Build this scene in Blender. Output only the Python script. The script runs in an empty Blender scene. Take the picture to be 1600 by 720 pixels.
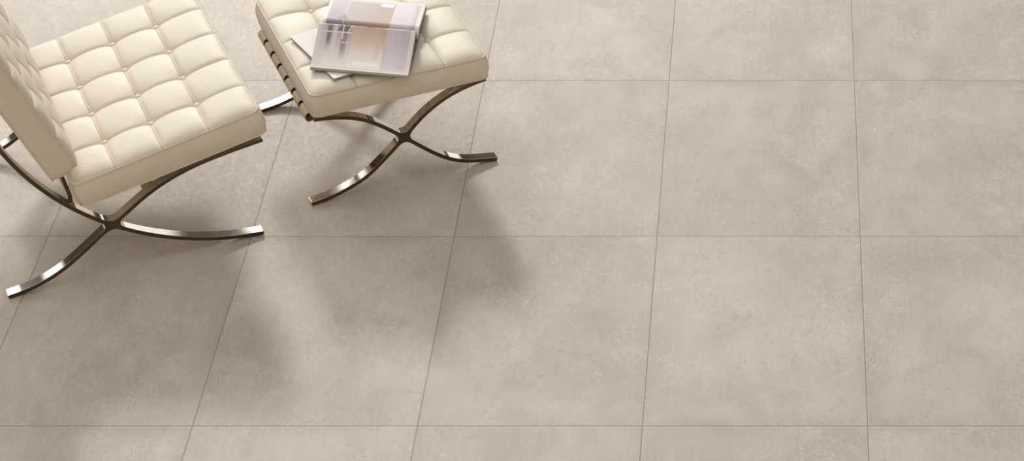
import bpy, bmesh, math, random
from mathutils import Vector, Matrix
from mathutils.geometry import intersect_line_line_2d
random.seed(7)
sc = bpy.context.scene
COL = sc.collection
PI = math.pi

# ------------------------------------------------------------ camera
CAM_H, PITCH = 4.24614, math.radians(35.0)
cd = bpy.data.cameras.new('camera'); cam = bpy.data.objects.new('camera', cd); COL.objects.link(cam)
cam.location = (0, 0, CAM_H); cam.rotation_euler = (PI / 2 - PITCH, 0, 0)
cd.sensor_width = 36.0; cd.lens = 3902.557 / 1600 * 36.0
cd.shift_x = -(1240 - 800) / 1600.0
cd.clip_end = 200
sc.camera = cam

# ------------------------------------------------------------ light and exposure
LAMP_DIR = Vector((0.40, -1.86, -1.0)).normalized()   # a large round soft lamp far behind, to the left
LAMP_DIST, LAMP_SIZE, LAMP_WATT = 20.0, 2.7, 1950.0
WORLD_STRENGTH = 0.79
sc.view_settings.view_transform = 'Standard'; sc.view_settings.look = 'None'
sc.view_settings.exposure = 0.0; sc.view_settings.gamma = 1.0
sc.view_settings.use_curve_mapping = False
sd = bpy.data.lights.new('soft_lamp', 'AREA'); so = bpy.data.objects.new('soft_lamp', sd); COL.objects.link(so)
so.rotation_euler = LAMP_DIR.to_track_quat('-Z', 'Y').to_euler(); so.location = Vector((-1.5, 6.2, .2)) - LAMP_DIR * LAMP_DIST
sd.shape = 'DISK'; sd.size = LAMP_SIZE; sd.energy = LAMP_WATT; sd.color = (1.0, 0.965, 0.91)
sd = bpy.data.lights.new('side_fill', 'AREA'); so = bpy.data.objects.new('side_fill', sd); COL.objects.link(so)   # added weak fill without a known source, brightens the left floor
so.location = (-4.3, 11.3, 3.5); so.rotation_euler = (Vector((-2.0, 6.0, 0)) - so.location).to_track_quat('-Z', 'Y').to_euler()
sd.shape = 'DISK'; sd.size = 2.6; sd.energy = 135.0; sd.color = (1.0, 0.96, 0.90)

SKY_LOW, SKY_HIGH = (0.10, 0.075, 0.05), (1.02, 0.99, 0.96)
# bright patches added to the world for steel reflections and warm fill: azimuth centre / half width (deg from +Y, left negative), elevation from / to, colour
GLOW_PATCHES = [(-52, 6, 21, 33, (2.2, 2.15, 2.1)), (165, 38, 8, 42, (1.15, .95, .68)), (-105, 22, 8, 34, (1.3, 1.2, 1.05)), (60, 14, 36, 60, (.9, .82, .7))]
BACK_GLOW_PATCH = (-33, 23, 3, 41, (1.55, 1.52, 1.48))   # added bright patch shaped for white leg reflections: left edge, slanting right edge (azimuth + elevation), elevation from / to

class Nodes:
    def __init__(s, nt): s.nt = nt; s.n = nt.nodes; s.l = nt.links
    def new(s, t, **k):
        n = s.n.new(t)
        for a, v in k.items(): setattr(n, a, v)
        return n
    def put(s, sock, v):
        if isinstance(v, bpy.types.NodeSocket): s.l.new(v, sock)
        elif isinstance(v, tuple) and len(v) == 3 and sock.type == 'RGBA': sock.default_value = (*v, 1)
        else: sock.default_value = v
    def math(s, op, a, b=0.0, c=None, clamp=False):
        n = s.new('ShaderNodeMath', operation=op, use_clamp=clamp)
        s.put(n.inputs[0], a); s.put(n.inputs[1], b)
        if c is not None: s.put(n.inputs[2], c)
        return n.outputs[0]
    def smooth(s, v, a, b, lo=0.0, hi=1.0):
        n = s.new('ShaderNodeMapRange', interpolation_type='SMOOTHSTEP')
        for i, q in enumerate((v, a, b, lo, hi)): s.put(n.inputs[i], q)
        return n.outputs[0]
    def lin(s, v, a, b, lo=0.0, hi=1.0):
        n = s.new('ShaderNodeMapRange')
        for i, q in enumerate((v, a, b, lo, hi)): s.put(n.inputs[i], q)
        return n.outputs[0]
    def mix(s, f, a, b, mode='MIX'):
        n = s.new('ShaderNodeMix', data_type='RGBA', blend_type=mode)
        s.put(n.inputs[0], f); s.put(n.inputs[6], a); s.put(n.inputs[7], b)
        return n.outputs[2]
    def noise(s, vec, scale, detail=4.0, rough=.55, dist=0.0):
        n = s.new('ShaderNodeTexNoise')
        s.put(n.inputs['Vector'], vec); s.put(n.inputs['Scale'], scale); s.put(n.inputs['Detail'], detail)
        s.put(n.inputs['Roughness'], rough); s.put(n.inputs['Distortion'], dist)
        return n.outputs[0]

w = bpy.data.worlds.new('room_light'); sc.world = w; w.use_nodes = True
w.node_tree.nodes.clear(); N = Nodes(w.node_tree)
tc = N.new('ShaderNodeTexCoord'); sp = N.new('ShaderNodeSeparateXYZ'); N.l.new(tc.outputs['Generated'], sp.inputs[0])
el = N.math('MULTIPLY', N.math('ARCSINE', sp.outputs[2]), 180 / PI)
az = N.math('MULTIPLY', N.math('ARCTAN2', sp.outputs[0], sp.outputs[1]), 180 / PI)
col = N.mix(N.smooth(el, 18.0, 64.0), SKY_LOW, SKY_HIGH)
for a0, ha, e0, e1, c in GLOW_PATCHES:
    d = N.math('ABSOLUTE', N.math('SUBTRACT', az, float(a0)))
    d = N.math('MINIMUM', d, N.math('SUBTRACT', 360.0, d))
    m = N.smooth(d, ha + 1.5, ha - 1.5)
    m = N.math('MULTIPLY', m, N.smooth(el, e0 - 1.5, e0 + 1.5)); m = N.math('MULTIPLY', m, N.smooth(el, e1 + 1.5, e1 - 1.5))
    col = N.mix(m, col, c)
a0, a1, e0, e1, c = BACK_GLOW_PATCH
m = N.math('MULTIPLY', N.smooth(az, a0 - 1.0, a0 + 1.0), N.smooth(N.math('ADD', az, el), a1 + 1.0, a1 - 1.0))
m = N.math('MULTIPLY', m, N.math('MULTIPLY', N.smooth(el, e0 - 1.0, e0 + 1.0), N.smooth(el, e1 + 1.0, e1 - 1.0)))
col = N.mix(m, col, c)
bg = N.new('ShaderNodeBackground'); N.l.new(col, bg.inputs[0]); bg.inputs[1].default_value = WORLD_STRENGTH
wo = N.new('ShaderNodeOutputWorld'); N.l.new(bg.outputs[0], wo.inputs[0])

# ------------------------------------------------------------ materials
def material(name):
    m = bpy.data.materials.new(name); m.use_nodes = True
    m.node_tree.nodes.clear(); N = Nodes(m.node_tree)
    b = N.new('ShaderNodeBsdfPrincipled'); o = N.new('ShaderNodeOutputMaterial'); N.l.new(b.outputs[0], o.inputs[0])
    return m, N, b

TILE_X, TILE_Y = 0.6, 0.6 * 1.46378
def unproject(px, py):
    f = 3902.557; u = (px - 1240) / f; v = -(py - 360) / f
    d = Vector((u, math.cos(PITCH) + v * math.sin(PITCH), -math.sin(PITCH) + v * math.cos(PITCH)))
    return Vector((0, 0, CAM_H)) + d * (CAM_H / -d.z)
CORNER = unproject(1004.2, 665.5)     # one meeting point of four tiles

def floor_material():
    m, N, b = material('porcelain_tiles')
    tc = N.new('ShaderNodeTexCoord'); pos = tc.outputs['Object']
    sp = N.new('ShaderNodeSeparateXYZ'); N.l.new(pos, sp.inputs[0])
    u = N.math('DIVIDE', N.math('SUBTRACT', sp.outputs[0], CORNER.x), TILE_X)
    v = N.math('DIVIDE', N.math('SUBTRACT', sp.outputs[1], CORNER.y), TILE_Y)
    iu, iv = N.math('FLOOR', u), N.math('FLOOR', v)
    fu, fv = N.math('FRACT', u), N.math('FRACT', v)
    du = N.math('MULTIPLY', N.math('MINIMUM', fu, N.math('SUBTRACT', 1.0, fu)), TILE_X)
    dv = N.math('MULTIPLY', N.math('MINIMUM', fv, N.math('SUBTRACT', 1.0, fv)), TILE_Y)
    dd = N.math('MINIMUM', du, dv)
    cmb = N.new('ShaderNodeCombineXYZ'); N.l.new(iu, cmb.inputs[0]); N.l.new(iv, cmb.inputs[1]); cmb.inputs[2].default_value = 3.7
    wn = N.new('ShaderNodeTexWhiteNoise', noise_dimensions='3D'); N.l.new(cmb.outputs[0], wn.inputs['Vector'])
    off = N.new('ShaderNodeVectorMath', operation='SCALE'); N.l.new(wn.outputs['Color'], off.inputs[0]); off.inputs['Scale'].default_value = 37.0
    ad = N.new('ShaderNodeVectorMath', operation='ADD'); N.l.new(pos, ad.inputs[0]); N.l.new(off.outputs[0], ad.inputs[1])
    sq = N.new('ShaderNodeMapping'); N.l.new(ad.outputs[0], sq.inputs[0]); sq.inputs['Scale'].default_value = (1.0, 1 / 1.46378, 1.0)
    P = sq.outputs[0]
    cloud = N.noise(P, 3.0, 7, .62, .4)
    cloud2 = N.noise(P, 7.5, 6, .62, .8)
    grain = N.noise(P, 95.0, 5, .7)
    fine = N.noise(P, 420.0, 3, .6)
    base = N.mix(N.lin(cloud, .30, .70), (0.445, 0.372, 0.306), (0.592, 0.517, 0.440))
    base = N.mix(N.lin(cloud2, .44, .66, 0, .50), base, (0.405, 0.335, 0.270))
    base = N.mix(N.lin(N.noise(P, 4.1, 4, .5, 1.2), .5, .72, 0, .45), base, (0.63, 0.565, 0.49))
    base = N.mix(N.lin(grain, .38, .66, 0, .30), base, (0.67, 0.61, 0.53))
    base = N.mix(N.lin(fine, .48, .68, 0, .30), base, (0.38, 0.32, 0.265))
    # worn border of many tiles and pale crackle flecks
    edge = N.math('MULTIPLY', N.smooth(N.math('ADD', dd, N.math('MULTIPLY', cloud2, .10)), .12, .045), N.lin(N.noise(P, 3.0, 3), .45, .65))
    base = N.mix(N.math('MULTIPLY', edge, .60), base, (0.40, 0.335, 0.275))
    mask = N.lin(N.noise(P, 4.6, 4, .7), .46, .58)
    fleck = N.math('MULTIPLY', N.smooth(N.noise(P, 70.0, 8, .75, 1.5), .50, .58), mask)
    pit = N.math('MULTIPLY', N.smooth(N.noise(P, 85.0, 7, .75, 1.0), .53, .60), N.lin(N.noise(P, 5.7, 4, .7), .46, .58))
    base = N.mix(N.math('MULTIPLY', pit, .45), base, (0.34, 0.28, 0.225))
    base = N.mix(N.math('MULTIPLY', fleck, .33), base, (0.74, 0.68, 0.60))
    # faint brushed strokes
    mp = N.new('ShaderNodeMapping'); N.l.new(P, mp.inputs[0]); mp.inputs['Rotation'].default_value = (0, 0, .9); mp.inputs['Scale'].default_value = (130, 6, 1)
    stroke = N.noise(mp.outputs[0], 1.0, 4, .6)
    base = N.mix(N.lin(stroke, .45, .7, 0, .16), base, (0.62, 0.56, 0.48))
    tone = N.math('MULTIPLY_ADD', wn.outputs['Value'], .09, .955)
    hsv = N.new('ShaderNodeHueSaturation'); N.l.new(base, hsv.inputs['Color']); N.l.new(tone, hsv.inputs['Value']); hsv.inputs['Saturation'].default_value = .88
    grout = N.smooth(dd, .0016, .0007)
    N.l.new(N.mix(grout, hsv.outputs[0], (0.26, 0.215, 0.175)), b.inputs['Base Color'])
    N.put(b.inputs['Roughness'], N.lin(grain, .3, .7, .50, .68))
    b.inputs['Specular IOR Level'].default_value = .35
    h = N.math('ADD', N.math('MULTIPLY', grain, .5), N.math('MULTIPLY', N.smooth(dd, .0005, .003), 3.0))
    h = N.math('ADD', h, N.math('MULTIPLY', stroke, .35))
    bp = N.new('ShaderNodeBump'); bp.inputs['Strength'].default_value = .25; bp.inputs['Distance'].default_value = .0012
    N.l.new(h, bp.inputs['Height']); N.l.new(bp.outputs[0], b.inputs['Normal'])
    return m

def leather(name, c1, c2, rough=.52):
    m, N, b = material(name)
    tc = N.new('ShaderNodeTexCoord'); P = tc.outputs['Object']
    n1 = N.noise(P, 9.0, 4, .55); n2 = N.noise(P, 320.0, 3, .6)
    N.l.new(N.mix(N.lin(n1, .3, .7), c1, c2), b.inputs['Base Color'])
    N.put(b.inputs['Roughness'], N.lin(n1, .3, .7, rough - .04, rough + .08))
    b.inputs['Specular IOR Level'].default_value = .28
    vo = N.new('ShaderNodeTexVoronoi'); N.l.new(P, vo.inputs['Vector']); vo.inputs['Scale'].default_value = 520
    cr = N.noise(P, 38.0, 5, .6, 1.5)
    bp = N.new('ShaderNodeBump'); bp.inputs['Strength'].default_value = .22; bp.inputs['Distance'].default_value = .0012
    N.l.new(N.math('ADD', N.math('ADD', N.math('MULTIPLY', vo.outputs['Distance'], .25), N.math('MULTIPLY', n2, .15)), N.math('MULTIPLY', cr, 2.2)), bp.inputs['Height'])
    N.l.new(bp.outputs[0], b.inputs['Normal'])
    return m

def metal(name, c, rough):
    m, N, b = material(name)
    tc = N.new('ShaderNodeTexCoord'); n = N.noise(tc.outputs['Object'], 25.0, 3)
    N.l.new(N.mix(n, c, tuple(x * .93 for x in c)), b.inputs['Base Color'])
    b.inputs['Metallic'].default_value = 1.0
    N.put(b.inputs['Roughness'], N.lin(n, .3, .7, rough, rough + .03))
    return m

def paper(name, c, rough=.65):
    m, N, b = material(name)
    tc = N.new('ShaderNodeTexCoord'); n = N.noise(tc.outputs['Object'], 60.0, 3)
    N.l.new(N.mix(n, c, tuple(x * .95 for x in c)), b.inputs['Base Color']); b.inputs['Roughness'].default_value = rough
    return m

def sheet_edges():
    m, N, b = material('page_block_edges')
    tc = N.new('ShaderNodeTexCoord'); wv = N.new('ShaderNodeTexWave', bands_direction='Z'); N.l.new(tc.outputs['Object'], wv.inputs[0]); wv.inputs['Scale'].default_value = 260
    N.l.new(N.mix(wv.outputs['Fac'], (.62, .58, .55), (.44, .40, .38)), b.inputs['Base Color']); b.inputs['Roughness'].default_value = .6
    return m

def printed():
    m, N, b = material('printed_page')
    at = N.new('ShaderNodeAttribute', attribute_name='print'); N.l.new(at.outputs['Color'], b.inputs['Base Color'])
    b.inputs['Roughness'].default_value = .45; b.inputs['Specular IOR Level'].default_value = .3
    return m

M_FLOOR = floor_material()
M_LEATHER = leather('cream_leather', (0.745, 0.68, 0.575), (0.79, 0.735, 0.635))
M_PIPE = leather('cream_piping', (0.74, 0.65, 0.50), (0.79, 0.71, 0.57), .45)
M_LEATHER2 = leather('ivory_leather', (0.73, 0.67, 0.57), (0.78, 0.725, 0.63))
M_PIPE2 = leather('ivory_piping', (0.66, 0.58, 0.46), (0.72, 0.65, 0.53), .45)
M_STRAP = leather('tan_strap_leather', (0.52, 0.42, 0.29), (0.60, 0.50, 0.36), .5)
M_CHROME = metal('polished_steel', (0.74, 0.71, 0.66), .04)
M_DARK_REFLECTION = metal('dark_reflection_steel', (0.125, 0.092, 0.066), .16)  # dark reflections painted into the steel colour, for bar sides and rails
M_PAPER = paper('white_paper', (0.78, 0.765, 0.75))
M_EDGES = sheet_edges()
M_PRINT = printed()
M_COVER = paper('grey_cover', (0.30, 0.27, 0.26), .4)

# ------------------------------------------------------------ helpers
def obj(name, bm, mats, parent=None, smooth=True, loc=None):
    me = bpy.data.meshes.new(name)
    bm.normal_update(); bm.to_mesh(me); bm.free()
    for mm in (mats if isinstance(mats, (list, tuple)) else [mats]): me.materials.append(mm)
    if smooth:
        for p in me.polygons: p.use_smooth = True
    o = bpy.data.objects.new(name, me); COL.objects.link(o)
    if parent: o.parent = parent
    if loc: o.location = loc
    return o

def thing(name, label, cat, loc, rotz=0, group=None):
    o = bpy.data.objects.new(name, None); COL.objects.link(o); o.empty_display_size = .1
    o.location = loc; o.rotation_euler = (0, 0, rotz); o['label'] = label; o['category'] = cat
    if group: o['group'] = group
    return o

def tube(bm, pts, r, n=8, closed=False):
    """round cord through pts"""
    pts = [Vector(p) for p in pts]; k = len(pts); rings = []
    up = None
    for i, p in enumerate(pts):
        if closed: t = pts[(i + 1) % k] - pts[i - 1]
        else: t = pts[min(i + 1, k - 1)] - pts[max(i - 1, 0)]
        t.normalize()
        if up is None:
            up = Vector((0, 0, 1)) if abs(t.z) < .8 else Vector((1, 0, 0))
        x = t.cross(up).normalized(); y = x.cross(t).normalized(); up = y
        rings.append([bm.verts.new(p + (x * math.cos(q * 2 * PI / n) + y * math.sin(q * 2 * PI / n)) * r) for q in range(n)])
    for i in range(k if closed else k - 1):
        a, b = rings[i], rings[(i + 1) % k]
        for q in range(n): bm.faces.new((a[q], a[(q + 1) % n], b[(q + 1) % n], b[q]))
    if not closed:
        bm.faces.new(rings[0][::-1]); bm.faces.new(rings[-1])

def box(bm, x0, x1, y0, y1, z0, z1, bev=0):
    r = bmesh.ops.create_cube(bm, size=1)
    vs = r['verts']
    bmesh.ops.scale(bm, vec=(x1 - x0, y1 - y0, z1 - z0), verts=vs)
    bmesh.ops.translate(bm, vec=((x0 + x1) / 2, (y0 + y1) / 2, (z0 + z1) / 2), verts=vs)
    if bev:
        es = list({e for v in vs for e in v.link_edges})
        bmesh.ops.bevel(bm, geom=es, offset=bev, segments=2, affect='EDGES', profile=.5)

# ---- curved flat-bar frames: an X of two bars, seen from the side in the x-z plane
def spline(pts, n=60, smooth=3):
    P = [Vector(p) for p in pts]; out = []
    for i in range(len(P) - 1):
        p0, p1, p2, p3 = P[max(i - 1, 0)], P[i], P[i + 1], P[min(i + 2, len(P) - 1)]
        for q in range(8):
            t = q / 8
            out.append(.5 * ((2 * p1) + (p2 - p0) * t + (2 * p0 - 5 * p1 + 4 * p2 - p3) * t * t + (3 * p1 - p0 - 3 * p2 + p3) * t ** 3))
    out.append(P[-1])
    d = [0]
    for i in range(1, len(out)): d.append(d[-1] + (out[i] - out[i - 1]).length)
    res = []; j = 0
    for i in range(n + 1):
        s = d[-1] * i / n
        while j < len(d) - 2 and d[j + 1] < s: j += 1
        t = (s - d[j]) / max(d[j + 1] - d[j], 1e-9); res.append(out[j].lerp(out[j + 1], min(max(t, 0), 1)))
    for _ in range(smooth * 4):
        res = [res[0]] + [(res[i - 1] + 2 * res[i] + res[i + 1]) / 4 for i in range(1, n)] + [res[-1]]
    return res

def offset(pl, d):
    out = []
    for i, p in enumerate(pl):
        t = (pl[min(i + 1, len(pl) - 1)] - pl[max(i - 1, 0)]).normalized()
        out.append(p + Vector((-t.y, t.x)) * d)
    return out

def x_outline(arms, half, fillet):
    """arms: four polylines from the crossing outwards, in counter-clockwise order"""
    out = []
    for i in range(4):
        A, B = arms[i], arms[(i + 1) % 4]
        L = offset(A, half); R = offset(B, -half)
        hit = None
        for a in range(len(L) - 1):
            for b in range(len(R) - 1):
                q = intersect_line_line_2d(L[a], L[a + 1], R[b], R[b + 1])
                if q is not None and (hit is None): hit = (a, b, Vector(q[:2]) if not isinstance(q, Vector) else q.to_2d())
            if hit: break
        a, b, q = hit
        La = [p for k, p in enumerate(L) if k > a and (p - q).length > fillet]
        Rb = [p for k, p in enumerate(R) if k > b and (p - q).length > fillet]
        out += La[::-1]
        s, e = La[0], Rb[0]
        for k in range(1, 8):
            t = k / 8; out.append(s * (1 - t) ** 2 + q * 2 * t * (1 - t) + e * t * t)
        out += Rb
    return out

def frame_mesh(outline, y0, y1, bev=.0012):
    bm = bmesh.new()
    a = [bm.verts.new((p.x, y0, p.y)) for p in outline]; b = [bm.verts.new((p.x, y1, p.y)) for p in outline]
    n = len(outline)
    f0 = bm.faces.new(a); f1 = bm.faces.new(b[::-1])
    for i in range(n): 
        f = bm.faces.new((a[(i + 1) % n], a[i], b[i], b[(i + 1) % n])); f.smooth = True
    bmesh.ops.recalc_face_normals(bm, faces=bm.faces)
    bm.normal_update()
    caps = [f for f in bm.faces if len(f.verts) > 4]
    for f in caps: f.smooth = False
    for e in bm.edges:
        if len(e.link_faces) == 2 and e.calc_face_angle() > .6: e.smooth = False
    for f in bm.faces:
        if abs(f.normal.y) > .5: f.material_index = 1  # bar sides take the steel with dark reflections painted in
    return bm

def side_frame(arms, y0, y1, parent, half=.0062, fillet=.024):
    o = obj('side_frame', frame_mesh(x_outline(arms, half, fillet), y0, y1), [M_CHROME, M_DARK_REFLECTION], parent, smooth=False)
    md = o.modifiers.new('bevel', 'BEVEL'); md.width = .0010; md.segments = 2; md.limit_method = 'ANGLE'; md.angle_limit = .6; md.harden_normals = True
    return o

# ---- tufted cushions
def cushion(name, parent, org, sx, sz, xs, ys, T, mats, puff=.0075, full=.010, button_r=.0105, seed=0):
    """org: near lower corner of the piped top edge; sx: direction along the first axis, sz: outward normal of the tufted face; second axis is +y"""
    org, ex, en = Vector(org), Vector(sx).normalized(), Vector(sz).normalized(); ey = Vector((0, 1, 0))
    rnd = random.Random(seed)
    Lx, Ly = xs[-1], ys[-1]
    def cell(v, ls):
        for i in range(len(ls) - 1):
            if v <= ls[i + 1] + 1e-9: return i, (v - ls[i]) / (ls[i + 1] - ls[i])
        return len(ls) - 2, 1.0
    var = [[rnd.uniform(-.0012, .0012) for _ in range(8)] for _ in range(8)]
    def env(d, w):
        t = min(max(d / w, 0), 1); return math.sqrt(max(1 - (1 - t) ** 2, 0))
    nodes = [(x, y) for x in xs[1:-1] for y in ys[1:-1]]
    def height(x, y):
        gx = min(abs(x - q) for q in xs[1:-1]); gy = min(abs(y - q) for q in ys[1:-1])
        groove = .0032 * math.exp(-(gx / .0065) ** 2) + .0022 * math.exp(-(gy / .005) ** 2)
        i, s = cell(x, xs); j, t = cell(y, ys)
        a, b = abs(math.sin(PI * s)), abs(math.sin(PI * t))
        # outer panels do not dip at the piped border
        if i == 0: a2 = math.sin(PI * max(s, .5)) if s > .5 else 1
        elif i == len(xs) - 2: a2 = math.sin(PI * min(s, .5)) if s < .5 else 1
        else: a2 = a
        if j == 0: b2 = math.sin(PI * t) if t > .5 else 1
        elif j == len(ys) - 2: b2 = math.sin(PI * t) if t < .5 else 1
        else: b2 = b
        crease = max(a2, 0) ** .42 * max(b2, 0) ** .42
        edge = env(min(x, Lx - x), .055) * env(min(y, Ly - y), .055)
        dn = min(math.hypot(x - p, y - q) for p, q in nodes)
        dim = math.exp(-(dn / .013) ** 2) * .005 + math.exp(-(dn / .038) ** 2) * .0065
        return (full + (puff + var[i][j]) * crease) * edge - dim - groove * edge
    rc = .022
    def plan(x, y):
        # rounded plan corners
        cx = min(max(x, rc), Lx - rc); cy = min(max(y, rc), Ly - rc); dx, dy = x - cx, y - cy
        if dx and dy:
            k = max(abs(dx), abs(dy)) / math.hypot(dx, dy); dx *= k; dy *= k
        return cx + dx, cy + dy
    def W(x, y, h): return org + ex * x + ey * y + en * h
    def samples(ls, n):
        out = []
        for i in range(len(ls) - 1):
            for k in range(n):
                t = k / n; t = .5 - .5 * math.cos(PI * t) if True else t
                out.append(ls[i] + (ls[i + 1] - ls[i]) * t)
        return out + [ls[-1]]
    X, Y = samples(xs, 18), samples(ys, 18)
    bm = bmesh.new()
    top = [[bm.verts.new(W(*plan(x, y), height(x, y))) for y in Y] for x in X]
    nx, ny = len(X), len(Y)
    for i in range(nx - 1):
        for j in range(ny - 1): bm.faces.new((top[i][j], top[i + 1][j], top[i + 1][j + 1], top[i][j + 1]))
    per = [(i, 0) for i in range(nx)] + [(nx - 1, j) for j in range(1, ny)] + [(i, ny - 1) for i in range(nx - 2, -1, -1)] + [(0, j) for j in range(ny - 2, 0, -1)]
    def outn(x, y):
        cx = min(max(x, rc), Lx - rc); cy = min(max(y, rc), Ly - rc); v = Vector((x - cx, y - cy))
        return v.normalized() if v.length > 1e-6 else Vector((0, 0))
    ring = [top[i][j] for i, j in per]; K = 7
    for k in range(1, K + 1):
        t = k / K; new = []
        for i, j in per:
            x, y = plan(X[i], Y[j]); o = outn(x, y)
            wob = .0012 * math.sin(x * 31 + seed) * math.sin(y * 27 + t * 3)
            bl = (.0075 + wob) * math.sin(PI * t) + .002 * t
            new.append(bm.verts.new(W(x + o.x * bl, y + o.y * bl, -T * t)))
        m = len(per)
        for q in range(m): bm.faces.new((ring[(q + 1) % m], ring[q], new[q], new[(q + 1) % m]))
        ring = new
    low = dict(zip(per, ring))
    bot = [[low[(i, j)] if (i, j) in low else bm.verts.new(W(X[i], Y[j], -T - .008 * env(min(X[i], Lx - X[i]), .06) * env(min(Y[j], Ly - Y[j]), .06))) for j in range(ny)] for i in range(nx)]
    for i in range(nx - 1):
        for j in range(ny - 1): bm.faces.new((bot[i][j + 1], bot[i + 1][j + 1], bot[i + 1][j], bot[i][j]))
    bmesh.ops.recalc_face_normals(bm, faces=bm.faces)
    cu = obj(name, bm, mats[0], parent)
    # piped edges
    def border(h, out):
        pts = []
        for i, j in per:
            x, y = plan(X[i], Y[j]); o = outn(x, y); pts.append(W(x + o.x * out, y + o.y * out, h))
        keep = [pts[0]]
        for p in pts[1:]:
            if (p - keep[-1]).length > .0025: keep.append(p)
        if (keep[-1] - keep[0]).length < .0025: keep.pop()
        return keep
    for h, o in ((.0004, .0006), (-T, .0022)):
        bm = bmesh.new(); tube(bm, border(h, o), .0026, 8, True); obj('edge_piping', bm, mats[1], cu)
    # seams with a slim welt, one across every inner line
    for x in xs[1:-1]:
        bm = bmesh.new(); ysn = [Ly * k / 120 for k in range(121)]
        tube(bm, [W(x, y, height(x, y) + .0028) for y in ysn], .0023, 8); obj('seam_welt', bm, mats[1], cu)
    for y in ys[1:-1]:
        bm = bmesh.new(); xsn = [Lx * k / 90 for k in range(91)]
        tube(bm, [W(x, y, height(x, y) + .0010) for x in xsn], .0015, 6); obj('seam_fold', bm, mats[1], cu)
    proto = None
    for x in xs[1:-1]:
        for y in ys[1:-1]:
            p = W(x, y, height(x, y) + .0060)
            if proto is None:
                bm = bmesh.new(); bmesh.ops.create_uvsphere(bm, u_segments=20, v_segments=12, radius=1)
                Mx = Matrix((ex, ey, en)).transposed().to_4x4() @ Matrix.Diagonal((button_r, button_r, .0062, 1))
                bmesh.ops.transform(bm, matrix=Mx, verts=bm.verts)
                proto = obj('button', bm, mats[1], cu, loc=p)
            else:
                q = proto.copy(); COL.objects.link(q); q.parent = cu; q.location = p
    cu['height'] = 0
    del cu['height']
    return cu, height, W

# ------------------------------------------------------------ floor
bm = bmesh.new(); box(bm, -12, 12, -6, 20, -.02, 0)
fl = obj('floor', bm, M_FLOOR, smooth=False); fl['kind'] = 'structure'

# ------------------------------------------------------------ lounge chair
CH_AZ = math.radians(25.395)
chair = thing('lounge_chair', 'cream button-tufted leather lounge chair with tall backrest on crossed polished steel legs', 'chair', (-2.23762, 5.72205, 0), CH_AZ)
CW = .775
arcC, arcR = Vector((.7905, .7985)), .7915
def arc(x_from, x_to, n, upper=False):
    pts = []
    a0 = math.atan2(-math.sqrt(arcR ** 2 - (x_from - arcC.x) ** 2), x_from - arcC.x)
    a1 = math.atan2(-math.sqrt(arcR ** 2 - (x_to - arcC.x) ** 2), x_to - arcC.x)
    return [arcC + Vector((math.cos(a0 + (a1 - a0) * k / n), math.sin(a0 + (a1 - a0) * k / n))) * arcR for k in range(n + 1)]
X0 = (.325, .1635)
s_low = [(.0, .0068), (.035, .0105), (.075, .0185), (.116, .032), (.159, .051), (.202, .0775), (.247, .109), (.287, .1385), X0]
s_up = [X0, (.350, .180), (.376, .1975), (.425, .230), (.473, .2555), (.525, .2765), (.576, .2915), (.626, .302), (.676, .3105), (.727, .3175), (.780, .324)]
full_s = spline(s_low[:-1] + s_up, 120, 3)
ci = min(range(len(full_s)), key=lambda i: (full_s[i] - Vector(X0)).length)
XC = full_s[ci]
arm_low = list(reversed(full_s[:ci + 1])); arm_up = full_s[ci:]
a_x = XC.x
arc_front = [XC] + arc(a_x + .01, .745, 60); arc_back = [XC] + arc(a_x - .01, .0035, 80)
# counter-clockwise from the upper right: seat arm, back arm, rear foot, front foot
arms = [arm_up, arc_back, arm_low, arc_front]
side_frame(arms, 0, .033, chair); side_frame(arms, CW - .033, CW, chair)
# rails across
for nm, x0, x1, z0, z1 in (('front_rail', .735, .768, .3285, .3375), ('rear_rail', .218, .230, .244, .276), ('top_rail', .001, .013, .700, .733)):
    bm = bmesh.new(); box(bm, x0, x1, .031, CW - .031, z0, z1, .0015); obj(nm, bm, M_DARK_REFLECTION, chair, smooth=False)
# leather straps spanning from side to side under seat and behind back
def strap_mesh(p, t, y0, y1, wd=.038, th=.0032, sag=.004):
    """strip from y0 to y1 centred at p, wide along t"""
    bm = bmesh.new(); t = Vector(t).normalized(); nn = Vector((-t.z, 0, t.x)); rows = []
    for k in range(17):
        y = y0 + (y1 - y0) * k / 16; s = -sag * math.sin(PI * k / 16)
        c = Vector((p[0], y, p[1])) + nn * s
        rows.append([bm.verts.new(c + t * a * wd / 2 + nn * b * th / 2) for a, b in ((-1, -1), (1, -1), (1, 1), (-1, 1))])
    for i in range(16):
        for q in range(4): bm.faces.new((rows[i][q], rows[i][(q + 1) % 4], rows[i + 1][(q + 1) % 4], rows[i + 1][q]))
    bm.faces.new(rows[0][::-1]); bm.faces.new(rows[-1]); bmesh.ops.recalc_face_normals(bm, faces=bm.faces)
    return bm
for k in range(7):
    i = int(ci + (len(full_s) - 1 - ci) * (.30 + .58 * k / 6)); p = full_s[i]; t = (full_s[i + 1] - full_s[i - 1])
    obj('seat_strap', strap_mesh(p, (t.x, 0, t.y), .028, CW - .028), M_STRAP, chair)
for k in range(4):
    i = int(8 + 66 * (.70 + .27 * k / 3)); p = arc_back[i]; t = arc_back[i + 1] - arc_back[i - 1]
    obj('back_strap', strap_mesh(p, (t.x, 0, t.y), .028, CW - .028, sag=-.004), M_STRAP, chair)
sl = math.atan(.190); ex = (math.cos(sl), 0, math.sin(sl)); en = (-math.sin(sl), 0, math.cos(sl))
XS = [0, .127, .267, .4065, .556]; YS = [0, .150, .3135, .477, .640, .792]
cushion('seat_cushion', chair, (.235, -.003, .322), ex, en, XS, YS, .077, (M_LEATHER, M_PIPE), seed=3)
ba = math.radians(21.5)
BS = [0, .116, .232, .348, .462]
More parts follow.
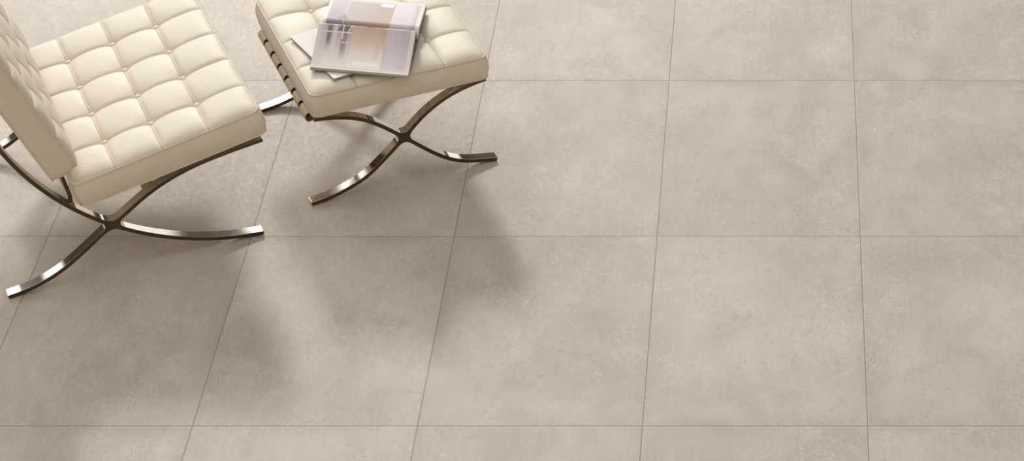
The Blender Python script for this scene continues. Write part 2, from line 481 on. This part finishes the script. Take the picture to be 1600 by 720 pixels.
cushion('back_cushion', chair, (.256, -.003, .377), (-math.sin(ba), 0, math.cos(ba)), (math.cos(ba), 0, math.sin(ba)), BS, YS, .076, (M_LEATHER, M_PIPE), seed=5)

# ------------------------------------------------------------ footstool
OT_AZ = math.radians(24.815)
stool = thing('footstool', 'ivory button-tufted leather footstool on crossed polished steel legs, carrying the magazine', 'footstool', (-1.45020, 6.18987, 0), OT_AZ)
OW = .61
XO = (.3075, .1625)
A1 = [(.003, .0066), (.022, .0085), (.058, .0135), (.095, .0225), (.129, .034), (.167, .050), (.198, .069), (.229, .094), (.265, .1245), XO, (.328, .182), (.352, .205), (.387, .233), (.43, .2585), (.472, .2765), (.513, .2885), (.555, .2965), (.576, .2995)]
A2 = [(.042, .2958), (.057, .2945), (.089, .2895), (.123, .282), (.158, .2715), (.191, .256), (.225, .234), (.258, .207), (.285, .183), XO, (.331, .141), (.360, .1135), (.398, .080), (.436, .052), (.476, .032), (.517, .0205), (.558, .013), (.591, .0068)]
S1, S2 = spline(A1, 110, 3), spline(A2, 110, 3)
i1, i2 = min(((i, j) for i in range(111) for j in range(111)), key=lambda q: (S1[q[0]] - S2[q[1]]).length)
xc = (S1[i1] + S2[i2]) / 2
def arm(pl): return [xc] + pl[1:]
arms2 = [arm(S1[i1:]), arm(S2[i2::-1]), arm(S1[i1::-1]), arm(S2[i2:])]
side_frame(arms2, 0, .033, stool); side_frame(arms2, OW - .033, OW, stool)
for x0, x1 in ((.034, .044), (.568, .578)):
    bm = bmesh.new(); box(bm, x0, x1,   .031, OW - .031, .276, .2945, .0015); obj('cross_rail', bm, [M_DARK_REFLECTION], stool, smooth=False)
# straps looped round both rails
def loop_strap(y, wd=.060):
    bm = bmesh.new(); th = .0032
    # side outline of one strap: along under the cushion, wrapped round the rails at both ends
    path = []
    def ring_end(xc_, zc, rx, rz, a0, a1, n=10):
        return [Vector((xc_ + rx * math.cos(a0 + (a1 - a0) * k / n), zc + rz * math.sin(a0 + (a1 - a0) * k / n))) for k in range(n + 1)]
    path += [Vector((.076, .2745))]
    path += ring_end(.037, .2838, .0110, .0145, -PI * .30, -PI * 1.5, 14)
    path += [Vector((.06 + .49 * k / 10, .2983 - .004 * math.sin(PI * k / 10))) for k in range(11)]
    path += ring_end(.575, .2838, .0110, .0145, PI * .5, -PI * .70, 14)
    path += [Vector((.536, .2745))]
    inner, outer = offset(path, -th / 2), offset(path, th / 2)
    rows = []
    for a, b in zip(inner, outer):
        rows.append([bm.verts.new((q.x, yy, q.y)) for q, yy in ((a, y - wd / 2), (a, y + wd / 2), (b, y + wd / 2), (b, y - wd / 2))])
    for i in range(len(rows) - 1):
        for q in range(4): bm.faces.new((rows[i][q], rows[i][(q + 1) % 4], rows[i + 1][(q + 1) % 4], rows[i + 1][q]))
    bm.faces.new(rows[0][::-1]); bm.faces.new(rows[-1]); bmesh.ops.recalc_face_normals(bm, faces=bm.faces)
    return bm
for k in range(7):
    obj('strap', loop_strap(.070 + .0785 * k), M_STRAP, stool, smooth=False)
XS2 = [0, .137, .272, .407, .541]; YS2 = [0, .164, .328, .485, .635]
_, oh, OWf = cushion('seat_cushion', stool, (.043, -.002, .376), (1, 0, 0), (0, 0, 1), XS2, YS2, .071, (M_LEATHER2, M_PIPE2), puff=.0085, full=.010, seed=9)

# ------------------------------------------------------------ things on the footstool
def on_stool(x, y, z):
    c, s = math.cos(OT_AZ), math.sin(OT_AZ)
    return Vector((-1.45020 + c * x - s * y, 6.18987 + s * x + c * y, z))

def lerp3(a, b, t): t = min(max(t, 0), 1); return tuple(a[i] * (1 - t) + b[i] * t for i in range(3))
def lin(c): return tuple(((v / 255) / 12.92 if v / 255 <= .04045 else ((v / 255 + .055) / 1.055) ** 2.4) for v in c)
WHITE = lin((226, 214, 208))
def ss(a, b, v): t = min(max((v - a) / (b - a), 0), 1); return t * t * (3 - 2 * t)
def page_lower(U, V):
    """the page nearer the front: a pale mauve photograph of a room"""
    if U < .035 or U > .955 or V < .075: return WHITE
    if U < .36:
        c = lerp3(lin((238, 226, 226)), lin((168, 146, 160)), ss(.1, .95, V))
        c = lerp3(c, lin((222, 205, 208)), .6 * ss(.10, .0, abs(U - .045)))
        c = lerp3(c, lin((88, 70, 84)), .85 * ss(.035, .008, abs(U - .125)) * ss(.36, .62, V) * ss(.90, .82, V))
        c = lerp3(c, lin((226, 214, 212)), .7 * ss(.03, .01, abs(U - .185)) * ss(.15, .5, V))
        c = lerp3(c, lin((120, 100, 104)), .75 * ss(.036, .02, abs(U - .285)) * ss(.14, .5, V) * ss(.95, .85, V))
        if .20 < U < .33 and .76 < V < .90 and (V - .76) < (U - .19) * 2.2: c = lin((112, 88, 92))
        if abs(V - .735 - .00 * U) < .011 or abs(U - .262) < .005 and V > .6: c = lin((232, 222, 220))
        if abs(V - .55) < .01 and U > .26: c = lin((222, 208, 204))
        if abs((V - .74) - (U - .31) * 3.2) < .02 and .31 < U < .36: c = lin((230, 218, 214))
    elif U < .725:
        c = lerp3(lin((244, 234, 228)), lin((206, 176, 152)), ss(.12, .85, V))
        c = lerp3(c, lin((190, 152, 122)), .5 * ss(.62, .72, U) * ss(.3, .8, V))
        if .86 < V < .93 and .37 < U < .69: c = lin((150, 108, 84)) if not .5 < U < .56 else lin((96, 66, 54))
        if V > .93: c = lin((222, 192, 170))
        if .13 < V < .20 and .42 < U < .67: c = lin((252, 247, 242))
        if .25 < V < .60 and .615 < U < .66 and (int(V * 90) + int(U * 130)) % 3 == 0: c = lerp3(c, lin((176, 146, 124)), .5)
        if U > .705: c = lerp3(c, lin((214, 186, 170)), .8)
    else:
        c = lerp3(lin((224, 212, 220)), lin((196, 178, 192)), ss(.0, .9, V) * .7 + ss(.75, .95, U) * .35)
        # small handwritten mark in the corner
        if .10 < V < .17 and .86 < U < .925 and abs((V - .135) - .03 * math.sin(U * 260)) < .009: c = lin((168, 146, 156))
    return c
def page_upper(U, V):
    if U < .03 or U > .955 or V > .93: return WHITE
    if U < .225:
        c = lerp3(lin((132, 110, 126)), lin((188, 170, 182)), ss(.2, .95, V))
        if abs(U - .205) < .004: c = lin((222, 206, 210))
    elif U < .69:
        c = lerp3(lin((150, 124, 112)), lin((168, 150, 148)), ss(.1, .9, V))
        c = lerp3(c, lin((158, 122, 98)), ss(.3, .62, U) * .7)
        if V > .87: c = lerp3(c, lin((206, 186, 180)), .7)
        if .52 < U < .675 and .78 < V < .90: c = lin((244, 242, 242)) if U > .54 else lin((150, 170, 178))
    else:
        c = lerp3(lin((196, 178, 192)), lin((220, 208, 216)), ss(.1, .9, V)); c = lerp3(c, lin((160, 138, 152)), .6 * ss(.88, .95, U))
        if U < .70: c = lin((186, 160, 150))
    if abs(V - .30) < .035 and abs(U - .205) < .055 * (1 if V < .31 else .45): c = lin((34, 22, 24))
    if abs(U - .205) < .006 and .30 < V < .42: c = lin((50, 36, 38))
    return c

MAG_L, MAG_W, SHEAR = .300, .212, -.15
def magazine(loc, rot):
    root = thing('open_magazine', 'open magazine with mauve and beige interior photographs, lying on the ivory footstool', 'magazine', loc, rot)
    def prof_low(t):      # t 0 at the gutter, 1 at the outer edge; (distance, height)
        k = math.sin(PI / 2 * min(t / .13, 1)) ** .8 * (1 if t < .13 else (1 - (t - .13) / .87) ** 1.25)
        return (MAG_W * t, .0085 + .040 * k)
    def prof_up(t):
        return (MAG_W * .90 * t, .0085 + .016 * math.sin(PI / 2 * min(t / .25, 1)) * (1 - max(t - .25, 0) * .8))
    for name, prof, sgn, painter, nd in (('lower_page_block', prof_low, -1, page_lower, None), ('upper_page_block', prof_up, 1, page_upper, None)):
        NU, NV = 150, 90
        bm = bmesh.new(); lay = bm.verts.layers.float_color.new('print')
        g = []
        for j in range(NV + 1):
            t = j / NV; d, h = prof(t); row = []
            for i in range(NU + 1):
                U = i / NU; v = bm.verts.new(((U - .5) * MAG_L + SHEAR * sgn * d, sgn * d, h))
                V = (1 - t) if sgn < 0 else t
                v[lay] = (*(.76 * q for q in painter(U, V)), 1); row.append(v)
            g.append(row)
        for j in range(NV):
            for i in range(NU):
                f = (g[j][i], g[j][i + 1], g[j + 1][i + 1], g[j + 1][i])
                bm.faces.new(f if sgn > 0 else f[::-1])
        page = obj('printed_page', bm, M_PRINT)
        # block of sheets below the printed page
        bm = bmesh.new(); th = .013; rows = []
        for j in range(31):
            t = j / 30; d, h = prof(t)
            rows.append([bm.verts.new((s * MAG_L / 2 * .998 + SHEAR * sgn * d, sgn * (d + q), hh)) for s, hh, q in ((-1, h - .0006, 0), (1, h - .0006, 0), (1, max(h - th, .0013), .001 * t), (-1, max(h - th, .0013), .001 * t))])
        for j in range(30):
            for q in range(4):
                bm.faces.new((rows[j][q], rows[j][(q + 1) % 4], rows[j + 1][(q + 1) % 4], rows[j + 1][q]))
        bm.faces.new(rows[0][::-1]); bm.faces.new(rows[-1]); bmesh.ops.recalc_face_normals(bm, faces=bm.faces)
        blk = obj('page_block', bm, M_EDGES, root, smooth=False); page.parent = blk
    bm = bmesh.new(); box(bm, -MAG_L / 2 - .001, MAG_L / 2 + .001, -MAG_W - .003, MAG_W * .90 + .003, 0, .0012)
    for v in bm.verts: v.co.x += SHEAR * v.co.y
    obj('cover', bm, M_COVER, root, smooth=False)
    return root
MAG_A, MAG_X, MAG_Y, MAG_Z = math.radians(-34), .290, .216, .4035
magazine(on_stool(MAG_X, MAG_Y, MAG_Z), OT_AZ + MAG_A)

# white booklet half hidden under the magazine
bk = thing('booklet', 'plain white booklet sticking out from under the open magazine', 'booklet', on_stool(.200, .192, .3962), OT_AZ - math.radians(80))
bm = bmesh.new(); box(bm, -.148, .148, -.105, .105, 0, .0012); obj('back_cover', bm, M_COVER, bk, smooth=False)
bm = bmesh.new(); box(bm, -.147, .147, -.104, .104, .0012, .0055); obj('page_block', bm, M_EDGES, bk, smooth=False)
bm = bmesh.new(); box(bm, -.148, .148, -.105, .105, .0055, .0063); obj('front_cover', bm, M_PAPER, bk, smooth=False)
